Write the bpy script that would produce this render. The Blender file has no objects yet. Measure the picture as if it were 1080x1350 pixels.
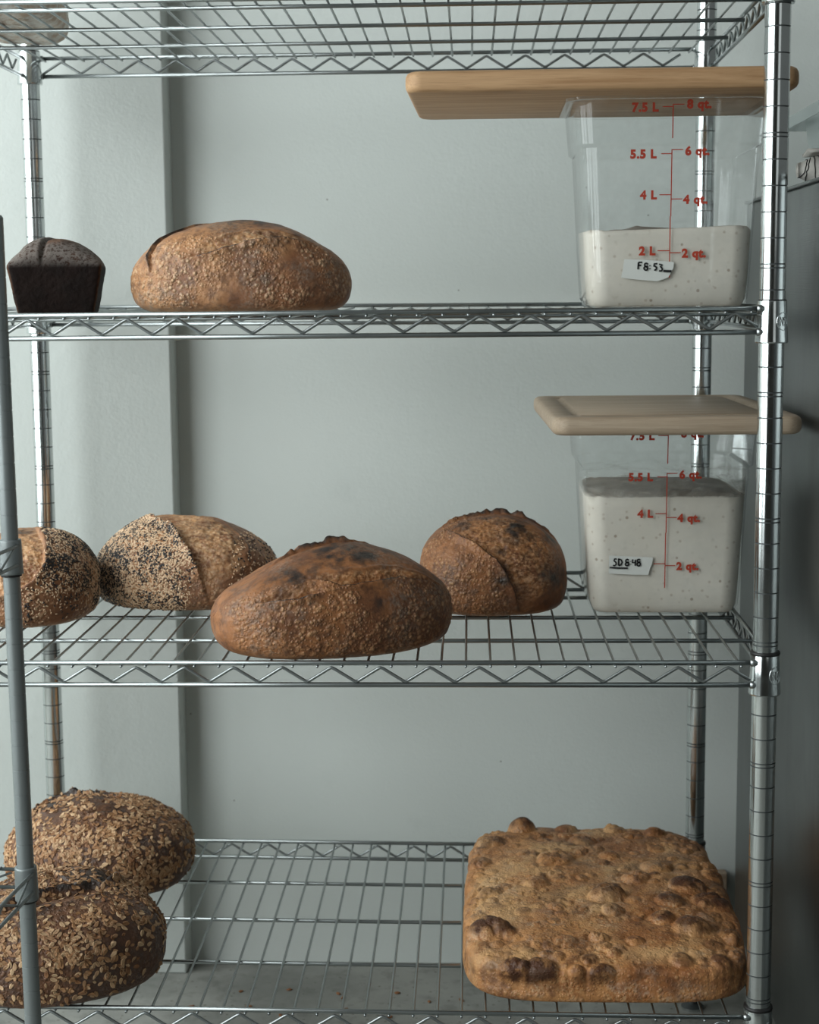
import bpy, math, random
import numpy as np
from mathutils import Matrix, Vector

C = bpy.context.scene.collection
IN = 0.0254                      # all lengths below are inches
OX, OY, OZ = 12.0, 0.0, 44.9     # scene origin: floor level under the rack

def W(p):
    return ((p[0] + OX) * IN, (p[1] + OY) * IN, (p[2] + OZ) * IN)

# ------------------------------------------------------------------ camera
yaw, pitch, roll = -.0450, .1312, -.0079
cy_, sy_, cp_, sp_ = math.cos(yaw), math.sin(yaw), math.cos(pitch), math.sin(pitch)
fwd = Vector((sy_ * cp_, cy_ * cp_, -sp_))
rt = Vector((cy_, -sy_, 0)); up = rt.cross(fwd)
r2 = math.cos(roll) * rt + math.sin(roll) * up
u2 = -math.sin(roll) * rt + math.cos(roll) * up
cam_d = bpy.data.cameras.new('camera')
cam = bpy.data.objects.new('camera', cam_d); C.objects.link(cam)
M = Matrix((r2, u2, -fwd)).transposed().to_4x4()
M.translation = W((-11.2855, -67.0608, -5.888))
cam.matrix_world = M
cam_d.sensor_fit = 'HORIZONTAL'; cam_d.sensor_width = 36
cam_d.lens = 2218.75 / 1080 * 36
cam_d.clip_start = .05; cam_d.clip_end = 60
cam_d.dof.use_dof = True
cam_d.dof.focus_distance = 71 * IN
cam_d.dof.aperture_fstop = 11
bpy.context.scene.camera = cam

# ------------------------------------------------------------------ light
world = bpy.data.worlds.new('world'); bpy.context.scene.world = world
world.use_nodes = True
bg = world.node_tree.nodes['Background']
bg.inputs[0].default_value = (.86, .93, .91, 1); bg.inputs[1].default_value = .15

def area(name, loc, target, sx, sy, power, col=(1, 1, 1)):
    l = bpy.data.lights.new(name, 'AREA'); l.shape = 'RECTANGLE'
    l.size, l.size_y = sx * IN, sy * IN; l.energy = power; l.color = col
    o = bpy.data.objects.new(name, l); C.objects.link(o)
    o.location = W(loc)
    d = Vector(W(target)) - Vector(W(loc))
    o.rotation_euler = d.to_track_quat('-Z', 'Y').to_euler()
    return o
area('window_daylight', (-98, -12, 14), (-14, 14, -14), 50, 92, 62, (.93, .995, 1.0))
area('window_daylight', (-84, -64, 16), (-14, 14, -14), 50, 92, 58, (.93, .995, 1.0))
area('front_fill_light', (30, -150, 30), (-10, 10, -20), 50, 60, 4, (.95, 1.0, .99))  # weak fill lamp added from the front right, no known window there

sc = bpy.context.scene
sc.view_settings.view_transform = 'Standard'
sc.view_settings.look = 'None'
sc.view_settings.gamma = 1
sc.view_settings.use_curve_mapping = False
sc.view_settings.exposure = -0.12
sc.cycles.transparent_max_bounces = 32

# ------------------------------------------------------------------ materials
def lin(*c):
    return tuple(((v / 255) / 12.92 if v / 255 <= .04045 else ((v / 255 + .055) / 1.055) ** 2.4) for v in c) + (1,)

class NT:
    def __init__(s, name):
        s.m = bpy.data.materials.new(name); s.m.use_nodes = True
        s.t = s.m.node_tree; s.b = s.t.nodes['Principled BSDF']
        s.co = s.t.nodes.new('ShaderNodeTexCoord')
    def n(s, typ, **kw):
        x = s.t.nodes.new(typ)
        for k, v in kw.items():
            if k[0] == '_': setattr(x, k[1:], v)
            else: x.inputs[k.replace('_', ' ')].default_value = v
        return x
    def l(s, a, b): s.t.links.new(a, b)
    def mapping(s, scale=(1, 1, 1), rot=(0, 0, 0), src='Object'):
        m = s.n('ShaderNodeMapping'); m.inputs['Scale'].default_value = scale; m.inputs['Rotation'].default_value = rot
        s.l(s.co.outputs[src], m.inputs[0]); return m.outputs[0]
    def noise(s, scale, detail=4, rough=.55, vec=None, dist=0):
        x = s.n('ShaderNodeTexNoise', Scale=scale, Detail=detail, Roughness=rough, Distortion=dist)
        s.l(vec or s.co.outputs['Object'], x.inputs['Vector']); return x.outputs['Fac']
    def vor(s, scale, vec=None, feature='F1', out='Distance'):
        x = s.n('ShaderNodeTexVoronoi', Scale=scale); x.feature = feature
        s.l(vec or s.co.outputs['Object'], x.inputs['Vector']); return x.outputs[out]
    def ramp(s, src, stops):
        x = s.n('ShaderNodeValToRGB'); e = x.color_ramp.elements
        while len(e) < len(stops): e.new(.5)
        for i, (p, c) in enumerate(stops):
            e[i].position = p; e[i].color = c if len(c) == 4 else tuple(c) + (1,)
        s.l(src, x.inputs[0]); return x.outputs[0]
    def step(s, src, a, b):
        if a > b: return s.math('SUBTRACT', 1.0, s.step(src, b, a))
        x = s.n('ShaderNodeMapRange'); x.clamp = True; x.interpolation_type = 'SMOOTHSTEP'
        x.inputs[1].default_value = a; x.inputs[2].default_value = b
        s.l(src, x.inputs[0]); return x.outputs[0]
    def attr(s, name):
        x = s.n('ShaderNodeAttribute'); x.attribute_name = name; return x.outputs['Fac']
    def math(s, op, a, b):
        x = s.n('ShaderNodeMath'); x.operation = op
        for i, v in enumerate((a, b)):
            if isinstance(v, (int, float)): x.inputs[i].default_value = v
            else: s.l(v, x.inputs[i])
        return x.outputs[0]
    def mix(s, f, a, b, mode='MIX'):
        x = s.n('ShaderNodeMix'); x.data_type = 'RGBA'; x.blend_type = mode
        for i, v in ((0, f), (6, a), (7, b)):
            if isinstance(v, (int, float)): x.inputs[i].default_value = v
            elif isinstance(v, tuple): x.inputs[i].default_value = v
            else: s.l(v, x.inputs[i])
        return x.outputs[2]
    def bump(s, h, strength=.3, dist=.001):
        x = s.n('ShaderNodeBump', Strength=strength, Distance=dist)
        s.l(h, x.inputs['Height']); s.l(x.outputs[0], s.b.inputs['Normal']); return x
    def col(s, c):
        if isinstance(c, tuple): s.b.inputs['Base Color'].default_value = c
        else: s.l(c, s.b.inputs['Base Color'])
    def set(s, rough=.5, metal=0, spec=.5):
        for k, v in (('Roughness', rough), ('Metallic', metal), ('Specular IOR Level', spec)):
            if isinstance(v, (int, float)): s.b.inputs[k].default_value = v
            else: s.l(v, s.b.inputs[k])

def mk_wall():
    t = NT('painted_wall')
    a = t.noise(1.3, 3); b = t.noise(9, 5)
    c = t.mix(t.step(a, .3, .7), lin(203, 209, 205), lin(209, 214, 210))
    c = t.mix(t.math('MULTIPLY', t.step(b, .62, .75), .25), c, lin(190, 196, 192))
    sp = t.vor(14); m = t.math('LESS_THAN', sp, .022)
    c = t.mix(t.math('MULTIPLY', m, .7), c, lin(120, 118, 110))
    t.col(c); t.set(.62, 0, .35)
    h = t.math('ADD', t.noise(260, 3), t.math('MULTIPLY', t.noise(60, 4), 1.5))
    t.bump(h, .35, .0008); return t.m
def mk_floor():
    t = NT('stained_concrete_floor')
    a = t.noise(6, 6, .65); b = t.noise(45, 5, .6); sp = t.vor(55)
    c = t.mix(t.step(a, .3, .7), lin(124, 125, 120), lin(152, 152, 146))
    c = t.mix(t.math('MULTIPLY', t.step(b, .5, .7), .5), c, lin(104, 104, 99))
    c = t.mix(t.math('MULTIPLY', t.math('LESS_THAN', sp, .12), .6), c, lin(90, 84, 76))
    t.col(c); t.set(.7, 0, .3); t.bump(b, .3, .001); return t.m
def mk_chrome(name='chrome', col=(.74, .77, .77, 1), r=.13, dirt=.12):
    t = NT(name)
    a = t.noise(30, 4); b = t.noise(140, 4)
    c = t.mix(t.math('MULTIPLY', t.step(b, .55, .75), dirt), col, (.36, .30, .25, 1))
    t.col(c); t.set(r, 1)
    rr = t.n('ShaderNodeMapRange'); rr.inputs[3].default_value = r * .7; rr.inputs[4].default_value = r * 1.7
    t.l(a, rr.inputs[0]); t.l(rr.outputs[0], t.b.inputs['Roughness'])
    return t.m
def mk_steel():
    t = NT('brushed_stainless')
    a = t.noise(3, 4, .6); v = t.mapping((2, 2, 160)); b = t.noise(6, 3, .6, v)
    c = t.mix(t.step(a, .3, .7), (.13, .14, .14, 1), (.21, .225, .225, 1))
    c = t.mix(t.math('MULTIPLY', t.step(t.noise(5, 5, .7, t.mapping((1, 1.5, .5))), .45, .7), .4), c, (.08, .08, .078, 1))
    t.col(c); t.set(.33, 1); t.bump(t.math('ADD', b, t.math('MULTIPLY', t.noise(1.6, 2), 8)), .12, .002); return t.m
def mk_plain(name, c, rough=.5, metal=0, spec=.5, bumpscale=None, bs=.2):
    t = NT(name); t.col(c); t.set(rough, metal, spec)
    n = t.noise(bumpscale or 90, 4)
    t.bump(n, bs, .0006); return t.m
def mk_wood(name, light, dark, scale=1.0, seams=0):
    t = NT(name)
    v = t.mapping((1.2 * scale, 22 * scale, 22 * scale)); a = t.noise(4, 6, .65, v, .6)
    v2 = t.mapping((4 * scale, 120 * scale, 120 * scale)); b = t.noise(6, 4, .6, v2)
    c = t.mix(t.step(a, .32, .7), light, dark)
    c = t.mix(t.math('MULTIPLY', t.step(b, .48, .75), .45), c, tuple(x * .62 for x in dark[:3]) + (1,))
    if seams:
        x = t.n('ShaderNodeSeparateXYZ'); t.l(t.co.outputs['Object'], x.inputs[0])
        w = t.math('MULTIPLY', x.outputs[0], seams); fl = t.n('ShaderNodeMath'); fl.operation = 'FLOOR'; t.l(w, fl.inputs[0])
        wn = t.n('ShaderNodeTexWhiteNoise'); wn.noise_dimensions = '1D'; t.l(fl.outputs[0], wn.inputs['W'])
        c = t.mix(t.math('MULTIPLY', wn.outputs[0], .35), c, tuple(x * .75 for x in light[:3]) + (1,))
    t.col(c); t.set(.55, 0, .3); t.bump(b, .18, .0006); return t.m
def mk_clear():
    t = NT('clear_polycarbonate'); N = t.t.nodes
    tr = N.new('ShaderNodeBsdfTransparent'); tr.inputs[0].default_value = (.985, .99, .99, 1)
    gl = N.new('ShaderNodeBsdfGlossy'); gl.inputs['Roughness'].default_value = .06
    fr = N.new('ShaderNodeFresnel'); fr.inputs[0].default_value = 1.42
    mx = N.new('ShaderNodeMixShader'); gm = N.new('ShaderNodeNewGeometry')
    front = t.math('SUBTRACT', 1.0, gm.outputs['Backfacing']); ff = t.math('MULTIPLY', fr.outputs[0], front)
    df = N.new('ShaderNodeBsdfDiffuse'); df.inputs[0].default_value = (.8, .82, .8, 1)
    m2 = N.new('ShaderNodeMixShader')
    hz = t.step(t.noise(25, 4, .6), .35, .8); k = t.math('MULTIPLY', hz, .07)
    t.l(k, m2.inputs[0]); t.l(ff, mx.inputs[0]); t.l(tr.outputs[0], mx.inputs[1]); t.l(gl.outputs[0], mx.inputs[2])
    t.l(mx.outputs[0], m2.inputs[1]); t.l(df.outputs[0], m2.inputs[2])
    t.l(m2.outputs[0], N['Material Output'].inputs['Surface']); return t.m
def mk_smear():
    t = NT('batter_smear'); N = t.t.nodes
    tr = N.new('ShaderNodeBsdfTransparent'); df = N.new('ShaderNodeBsdfDiffuse'); df.inputs[0].default_value = lin(170, 166, 156)
    mx = N.new('ShaderNodeMixShader')
    a = t.step(t.noise(14, 6, .7, t.mapping((1, 1, 3)), 1.2), .42, .72)
    f = t.math('MULTIPLY', a, t.attr('fade'))
    t.l(f, mx.inputs[0]); t.l(tr.outputs[0], mx.inputs[1]); t.l(df.outputs[0], mx.inputs[2])
    t.l(mx.outputs[0], N['Material Output'].inputs['Surface']); return t.m
def mk_frost():
    t = NT('frosted_plastic'); N = t.t.nodes
    tr = N.new('ShaderNodeBsdfTransparent'); tr.inputs[0].default_value = (.93, .95, .95, 1)
    df = t.b; t.col(lin(190, 198, 196)); t.set(.3, 0, .5)
    mx = N.new('ShaderNodeMixShader'); mx.inputs[0].default_value = .38
    t.l(tr.outputs[0], mx.inputs[1]); t.l(df.outputs[0], mx.inputs[2])
    t.l(mx.outputs[0], N['Material Output'].inputs['Surface']); return t.m
def mk_dough():
    t = NT('speckled_starter_dough')
    a = t.noise(10, 4); s1 = t.vor(85); s2 = t.vor(42)
    c = t.mix(t.step(a, .3, .7), lin(206, 199, 187), lin(213, 206, 195))
    c = t.mix(t.math('MULTIPLY', t.step(s1, .20, .08), .42), c, lin(150, 126, 104))
    c = t.mix(t.math('MULTIPLY', t.step(s2, .10, .05), .7), c, lin(140, 120, 100))
    c = t.mix(t.math('MULTIPLY', t.step(t.noise(120, 3), .6, .72), .35), c, lin(182, 172, 158))
    c = t.mix(t.attr('skin'), c, lin(134, 126, 116))
    t.col(c); t.set(.6, 0, .3); t.bump(t.noise(90, 4), .15, .001); return t.m

def mk_crust(name, gold, brown, dark, pale, openc, char=lin(40, 31, 27), flour=lin(176, 162, 146), bs=1.0, flouramt=1.0):
    t = NT(name)
    n0 = t.noise(9, 3, .5); n1 = t.noise(26, 5, .62); n2 = t.noise(90, 5, .65); n3 = t.noise(300, 4, .6)
    c = t.mix(t.step(t.math('ADD', t.math('MULTIPLY', n0, .6), t.math('MULTIPLY', n1, .5)), .44, .66), gold, brown)
    c = t.mix(t.math('MULTIPLY', t.step(n2, .42, .66), .65), c, dark)
    c = t.mix(t.math('MULTIPLY', t.attr('pale'), .8), c, pale)
    va = t.vor(155); vb = t.vor(300)
    big = t.math('MULTIPLY', t.step(va, .46, .10), t.step(t.noise(70, 2), .40, .52))
    fine = t.math('MULTIPLY', t.math('MAXIMUM', big, t.math('MULTIPLY', t.step(vb, .5, .12), .5)), t.attr('zone'))
    c = t.mix(t.math('MULTIPLY', t.math('MULTIPLY', fine, t.step(n1, .28, .62)), .62), c, pale)
    c = t.mix(t.math('MULTIPLY', t.attr('blister'), .6), c, t.mix(t.step(n2, .35, .65), pale, gold))
    op = t.mix(t.step(t.noise(60, 6, .72, None, 1.2), .42, .60), openc, brown)
    op = t.mix(t.math('MULTIPLY', t.step(n3, .45, .62), .6), op, pale)
    op = t.mix(t.math('MULTIPLY', t.step(n1, .50, .68), .6), op, dark)
    c = t.mix(t.attr('open'), c, op)
    ch = t.math('MULTIPLY', t.attr('char'), t.step(t.math('ADD', n2, t.math('MULTIPLY', n1, .6)), .45, .95))
    c = t.mix(t.step(t.math('ADD', ch, t.math('MULTIPLY', t.attr('char'), .55)), .05, 1.1), c, char)
    fl = t.math('MULTIPLY', t.attr('flour'), t.step(t.math('ADD', n3, t.math('MULTIPLY', n2, .5)), .62, .92))
    c = t.mix(t.math('MULTIPLY', fl, .6 * flouramt), c, flour)
    t.col(c); t.set(t.math('SUBTRACT', .54, t.math('MULTIPLY', fine, .16)), 0, .45)
    h = t.math('ADD', t.math('ADD', t.math('MULTIPLY', n2, .7), t.math('MULTIPLY', n3, .3)), t.math('MULTIPLY', fine, 1.5))
    t.bump(h, .55 * bs, .002); return t.m

M_wall = mk_wall(); M_floor = mk_floor(); M_chrome = mk_chrome('chrome', (.64, .67, .67, 1), .12); M_steel = mk_steel()
M_wire = mk_chrome('zinc_wire', (.33, .355, .355, 1), .28, .06)
M_grey = mk_plain('grey_epoxy_metal', lin(128, 134, 134), .42, .45, .5, 200, .1)
M_groove = mk_plain('dark_groove', lin(84, 88, 88), .55, .5)
M_black = mk_plain('black_plastic', lin(24, 22, 22), .5)
M_clear = mk_clear(); M_smear = mk_smear(); M_frost = mk_frost(); M_dough = mk_dough()
M_red = mk_plain('rust_red_print', lin(164, 52, 28), .6)
M_tape = mk_plain('white_tape', lin(205, 207, 202), .6, 0, .4, 120, .25)
M_ink = mk_plain('black_marker', lin(16, 16, 17), .6)
M_boardA = mk_wood('warm_beech_board', lin(190, 154, 116), lin(160, 122, 86))
M_boardB = mk_wood('pale_beech_board', lin(182, 164, 143), lin(156, 136, 114), 1.0, 28)
M_block = mk_wood('plywood_offcut', lin(176, 156, 136), lin(150, 128, 108))
M_cloth = mk_plain('white_cloth', lin(204, 200, 194), .85, 0, .2, 60, .5)
M_stripe = mk_plain('charcoal_thread', lin(44, 44, 46), .85, 0, .2)
def mk_bag():
    t = NT('dusty_paper_bag'); n = t.noise(28, 6, .7, None, 1.5)
    t.col(t.mix(t.step(n, .38, .62), lin(240, 238, 232), lin(206, 184, 164))); t.set(.7, 0, .3); t.bump(n, .9, .006); return t.m
M_bag = mk_bag()
M_crumb = mk_plain('toasted_crumb', lin(128, 84, 50), .8)
M_oat = None
M_tan = mk_plain('toasted_sesame', lin(222, 190, 156), .45, 0, .4)
M_blk = mk_plain('black_sesame', lin(38, 36, 38), .4, 0, .5)
def mk_oat():
    t = NT('toasted_oat'); n = t.noise(45, 4)
    c = t.mix(t.step(n, .3, .7), lin(166, 124, 86), lin(118, 78, 50)); c = t.mix(t.attr('tone'), c, lin(200, 168, 132))
    t.col(c); t.set(.6, 0, .3); return t.m
M_oat = mk_oat()
M_board_screw = None

# ------------------------------------------------------------------ mesh helpers
def link(name, me, mat, parent=None, smooth=True, mtx=None):
    o = bpy.data.objects.new(name, me); C.objects.link(o)
    if mat and not me.materials: me.materials.append(mat)
    if parent is not None: o.parent = parent
    if mtx is not None: o.matrix_local = mtx
    return o
def mesh_np(name, verts, faces, smooth=True):
    """verts Nx3 inches (already local), faces list or Mx4/Mx3 arrays"""
    me = bpy.data.meshes.new(name)
    me.from_pydata((np.asarray(verts, float) * IN).tolist(), [], [list(map(int, f)) for f in faces])
    me.update()
    if smooth: me.polygons.foreach_set('use_smooth', [True] * len(me.polygons))
    return me
class MB:
    def __init__(s): s.v = []; s.f = []
    def add(s, v, f):
        b = len(s.v); s.v += [tuple(p) for p in v]; s.f += [[i + b for i in q] for q in f]
    def box(s, x0, x1, y0, y1, z0, z1):
        v = [(x, y, z) for x in (x0, x1) for y in (y0, y1) for z in (z0, z1)]
        s.add(v, [(0, 1, 3, 2), (4, 6, 7, 5), (0, 4, 5, 1), (2, 3, 7, 6), (0, 2, 6, 4), (1, 5, 7, 3)])
    def tube(s, pts, r, n=8, cap=True, rz=None):
        pts = [Vector(p) for p in pts]; rs = r if isinstance(r, (list, tuple)) else [r] * len(pts)
        prev = None; v = []; f = []
        for i, p in enumerate(pts):
            t = (pts[min(i + 1, len(pts) - 1)] - pts[max(i - 1, 0)]).normalized()
            if prev is None: a = t.orthogonal().normalized()
            else: a = (prev - t * prev.dot(t)).normalized()
            prev = a; b = t.cross(a)
            for k in range(n):
                th = 2 * math.pi * k / n; v.append(p + (a * math.cos(th) + b * math.sin(th)) * rs[i])
        for i in range(len(pts) - 1):
            for k in range(n):
                f.append((i * n + k, i * n + (k + 1) % n, (i + 1) * n + (k + 1) % n, (i + 1) * n + k))
        if cap:
            f.append(tuple(range(n))[::-1]); f.append(tuple((len(pts) - 1) * n + k for k in range(n)))
        s.add(v, f)
    def lathe(s, prof, n=24, c=(0, 0)):
        v = []; f = []
        for r, z in prof:
            for k in range(n):
                th = 2 * math.pi * k / n; v.append((c[0] + r * math.cos(th), c[1] + r * math.sin(th), z))
        for i in range(len(prof) - 1):
            for k in range(n):
                f.append((i * n + k, i * n + (k + 1) % n, (i + 1) * n + (k + 1) % n, (i + 1) * n + k))
        f.append(tuple(range(n))[::-1]); f.append(tuple((len(prof) - 1) * n + k for k in range(n)))
        s.add(v, f)
    def mesh(s, name, smooth=True): return mesh_np(name, s.v, s.f, smooth)
    def obj(s, name, mat, parent=None, smooth=True, loc=None):
        o = link(name, s.mesh(name, smooth), mat, parent)
        if loc is not None: o.location = W(loc) if parent is None else tuple(c * IN for c in loc)
        return o
def autosmooth(o, ang=40): sharpen(o.data, ang)
def sharpen(me, ang=20):
    import bmesh
    bm = bmesh.new(); bm.from_mesh(me)
    for e in bm.edges:
        if len(e.link_faces) == 2 and e.calc_face_angle(0) > math.radians(ang): e.smooth = False
    bm.to_mesh(me); bm.free()
def bevel(o, w, seg=3, ang=40):
    import bmesh
    bm = bmesh.new(); bm.from_mesh(o.data)
    es = [e for e in bm.edges if len(e.link_faces) == 2 and e.calc_face_angle(0) > math.radians(ang)]
    bmesh.ops.bevel(bm, geom=es, offset=w * IN, segments=seg, profile=.5, affect='EDGES')
    for f in bm.faces: f.smooth = True
    bm.to_mesh(o.data); bm.free()
def empty(name, loc, label, cat, group=None, rz=0):
    o = bpy.data.objects.new(name, None); C.objects.link(o); o.location = W(loc); o.rotation_euler = (0, 0, rz)
    o.empty_display_size = .02
    o['label'] = label; o['category'] = cat
    if group: o['group'] = group
    return o
def tag(o, label, cat, group=None):
    o['label'] = label; o['category'] = cat
    if group: o['group'] = group
def setting(name, mb, mat, smooth=False):
    o = mb.obj(name, mat, None, smooth, (0, 0, 0)); o['kind'] = 'structure'; return o

# ------------------------------------------------------------------ numpy noise
def _h(ix, iy, iz, s):
    x = (ix.astype(np.int64) * 73856093) ^ (iy.astype(np.int64) * 19349663) ^ (iz.astype(np.int64) * 83492791) ^ (s * 2654435761 & 0xffffffff)
    x = (x ^ (x >> 13)) * 1274126177 & 0xffffffff; x = x ^ (x >> 16); x = x * 668265263 & 0xffffffff
    return ((x ^ (x >> 15)) & 0xffffff) / float(0xffffff)
def vnoise(P, sc, seed=0):
    Q = P / sc; I = np.floor(Q).astype(np.int64); F = Q - I; F = F * F * (3 - 2 * F)
    r = 0
    for a in (0, 1):
        for b in (0, 1):
            for c in (0, 1):
                w = (F[:, 0] if a else 1 - F[:, 0]) * (F[:, 1] if b else 1 - F[:, 1]) * (F[:, 2] if c else 1 - F[:, 2])
                r = r + w * _h(I[:, 0] + a, I[:, 1] + b, I[:, 2] + c, seed)
    return r * 2 - 1
def fbm(P, sc, seed=0, o=4):
    r = 0; a = 1; t = 0
    for i in range(o): r = r + a * vnoise(P + 17.3 * i, sc / 2 ** i, seed + i); t += a; a *= .5
    return r / t
def worley(P, sc, seed=0):
    Q = P / sc; I = np.floor(Q).astype(np.int64); F1 = np.full(len(P), 9.); RR = np.zeros(len(P))
    for a in (-1, 0, 1):
        for b in (-1, 0, 1):
            for c in (-1, 0, 1):
                x, y, z = I[:, 0] + a, I[:, 1] + b, I[:, 2] + c
                d = np.sqrt((x + _h(x, y, z, seed) - Q[:, 0]) ** 2 + (y + _h(x, y, z, seed + 1) - Q[:, 1]) ** 2 + (z + _h(x, y, z, seed + 2) - Q[:, 2]) ** 2)
                m = d < F1; F1 = np.where(m, d, F1); RR = np.where(m, _h(x, y, z, seed + 3), RR)
    return F1, RR
def ss(x, a, b):
    t = np.clip((x - a) / (b - a), 0, 1); return t * t * (3 - 2 * t)

def cube_sphere(n):
    t = np.tan(np.linspace(-1, 1, n + 1) * math.pi / 4)
    U, V = np.meshgrid(t, t, indexing='ij'); one = np.ones_like(U)
    faces = [(one, U, V), (-one, -U, V), (-U, one, V), (U, -one, V), (-V, U, one), (V, U, -one)]
    vs = []; fs = []; base = 0
    for A in faces:
        P = np.stack([a.ravel() for a in A], 1); vs.append(P)
        i, j = np.meshgrid(np.arange(n), np.arange(n), indexing='ij'); i = i.ravel(); j = j.ravel(); k = n + 1
        q = np.stack([i * k + j, (i + 1) * k + j, (i + 1) * k + j + 1, i * k + j + 1], 1) + base
        fs.append(q); base += k * k
    Vv = np.concatenate(vs); Ff = np.concatenate(fs)
    key = np.round(Vv * 1e5).astype(np.int64)
    _, idx, inv = np.unique(key, axis=0, return_index=True, return_inverse=True); inv = inv.ravel()
    Vv = Vv[idx]; Ff = inv[Ff]
    Vv = Vv / np.linalg.norm(Vv, axis=1)[:, None]
    # consistent outward winding
    a, b, c = Vv[Ff[:, 0]], Vv[Ff[:, 1]], Vv[Ff[:, 2]]
    s = np.einsum('ij,ij->i', np.cross(b - a, c - a), a + b + c)
    Ff[s < 0] = Ff[s < 0][:, ::-1]
    return Vv, Ff
_CS = {}
def normals(V, F):
    a, b, c, d = (V[F[:, i]] for i in range(4)); fn = np.cross(c - a, d - b)
    N = np.zeros_like(V)
    for i in range(4): np.add.at(N, F[:, i], fn)
    return N / (np.linalg.norm(N, axis=1)[:, None] + 1e-12), np.linalg.norm(fn, axis=1) / 2
def make_quads(name, V, F, attrs=None):
    me = bpy.data.meshes.new(name); nv, nf = len(V), len(F)
    me.vertices.add(nv); me.vertices.foreach_set('co', (V * IN).astype(np.float32).ravel())
    me.loops.add(nf * 4); me.loops.foreach_set('vertex_index', F.astype(np.int32).ravel())
    me.polygons.add(nf); me.polygons.foreach_set('loop_start', np.arange(0, nf * 4, 4, dtype=np.int32))
    me.polygons.foreach_set('use_smooth', np.ones(nf, bool))
    me.update(calc_edges=True)
    for k, a in (attrs or {}).items():
        at = me.attributes.new(k, 'FLOAT', 'POINT'); at.data.foreach_set('value', np.clip(a, 0, 1).astype(np.float32))
    return me

def poly_dist(X, S, pts):
    """signed distance from (X,S) to polyline, + on its left side; and the along-parameter 0..1"""
    best = np.full(len(X), 1e9); sg = np.ones(len(X)); al = np.zeros(len(X)); L = 0
    seg = [(np.array(pts[i]), np.array(pts[i + 1])) for i in range(len(pts) - 1)]
    tot = sum(np.linalg.norm(b - a) for a, b in seg)
    for a, b in seg:
        d = b - a; l = np.linalg.norm(d)
        t = ((X - a[0]) * d[0] + (S - a[1]) * d[1]) / l ** 2; tc = np.clip(t, 0, 1)
        ex = X - a[0] - tc * d[0]; ey = S - a[1] - tc * d[1]; dd = np.hypot(ex, ey)
        m = dd < best; best = np.where(m, dd, best)
        sg = np.where(m, np.sign(d[0] * (S - a[1]) - d[1] * (X - a[0])), sg); al = np.where(m, (L + tc * l) / tot, al); L += l
    return best * sg, al

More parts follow.
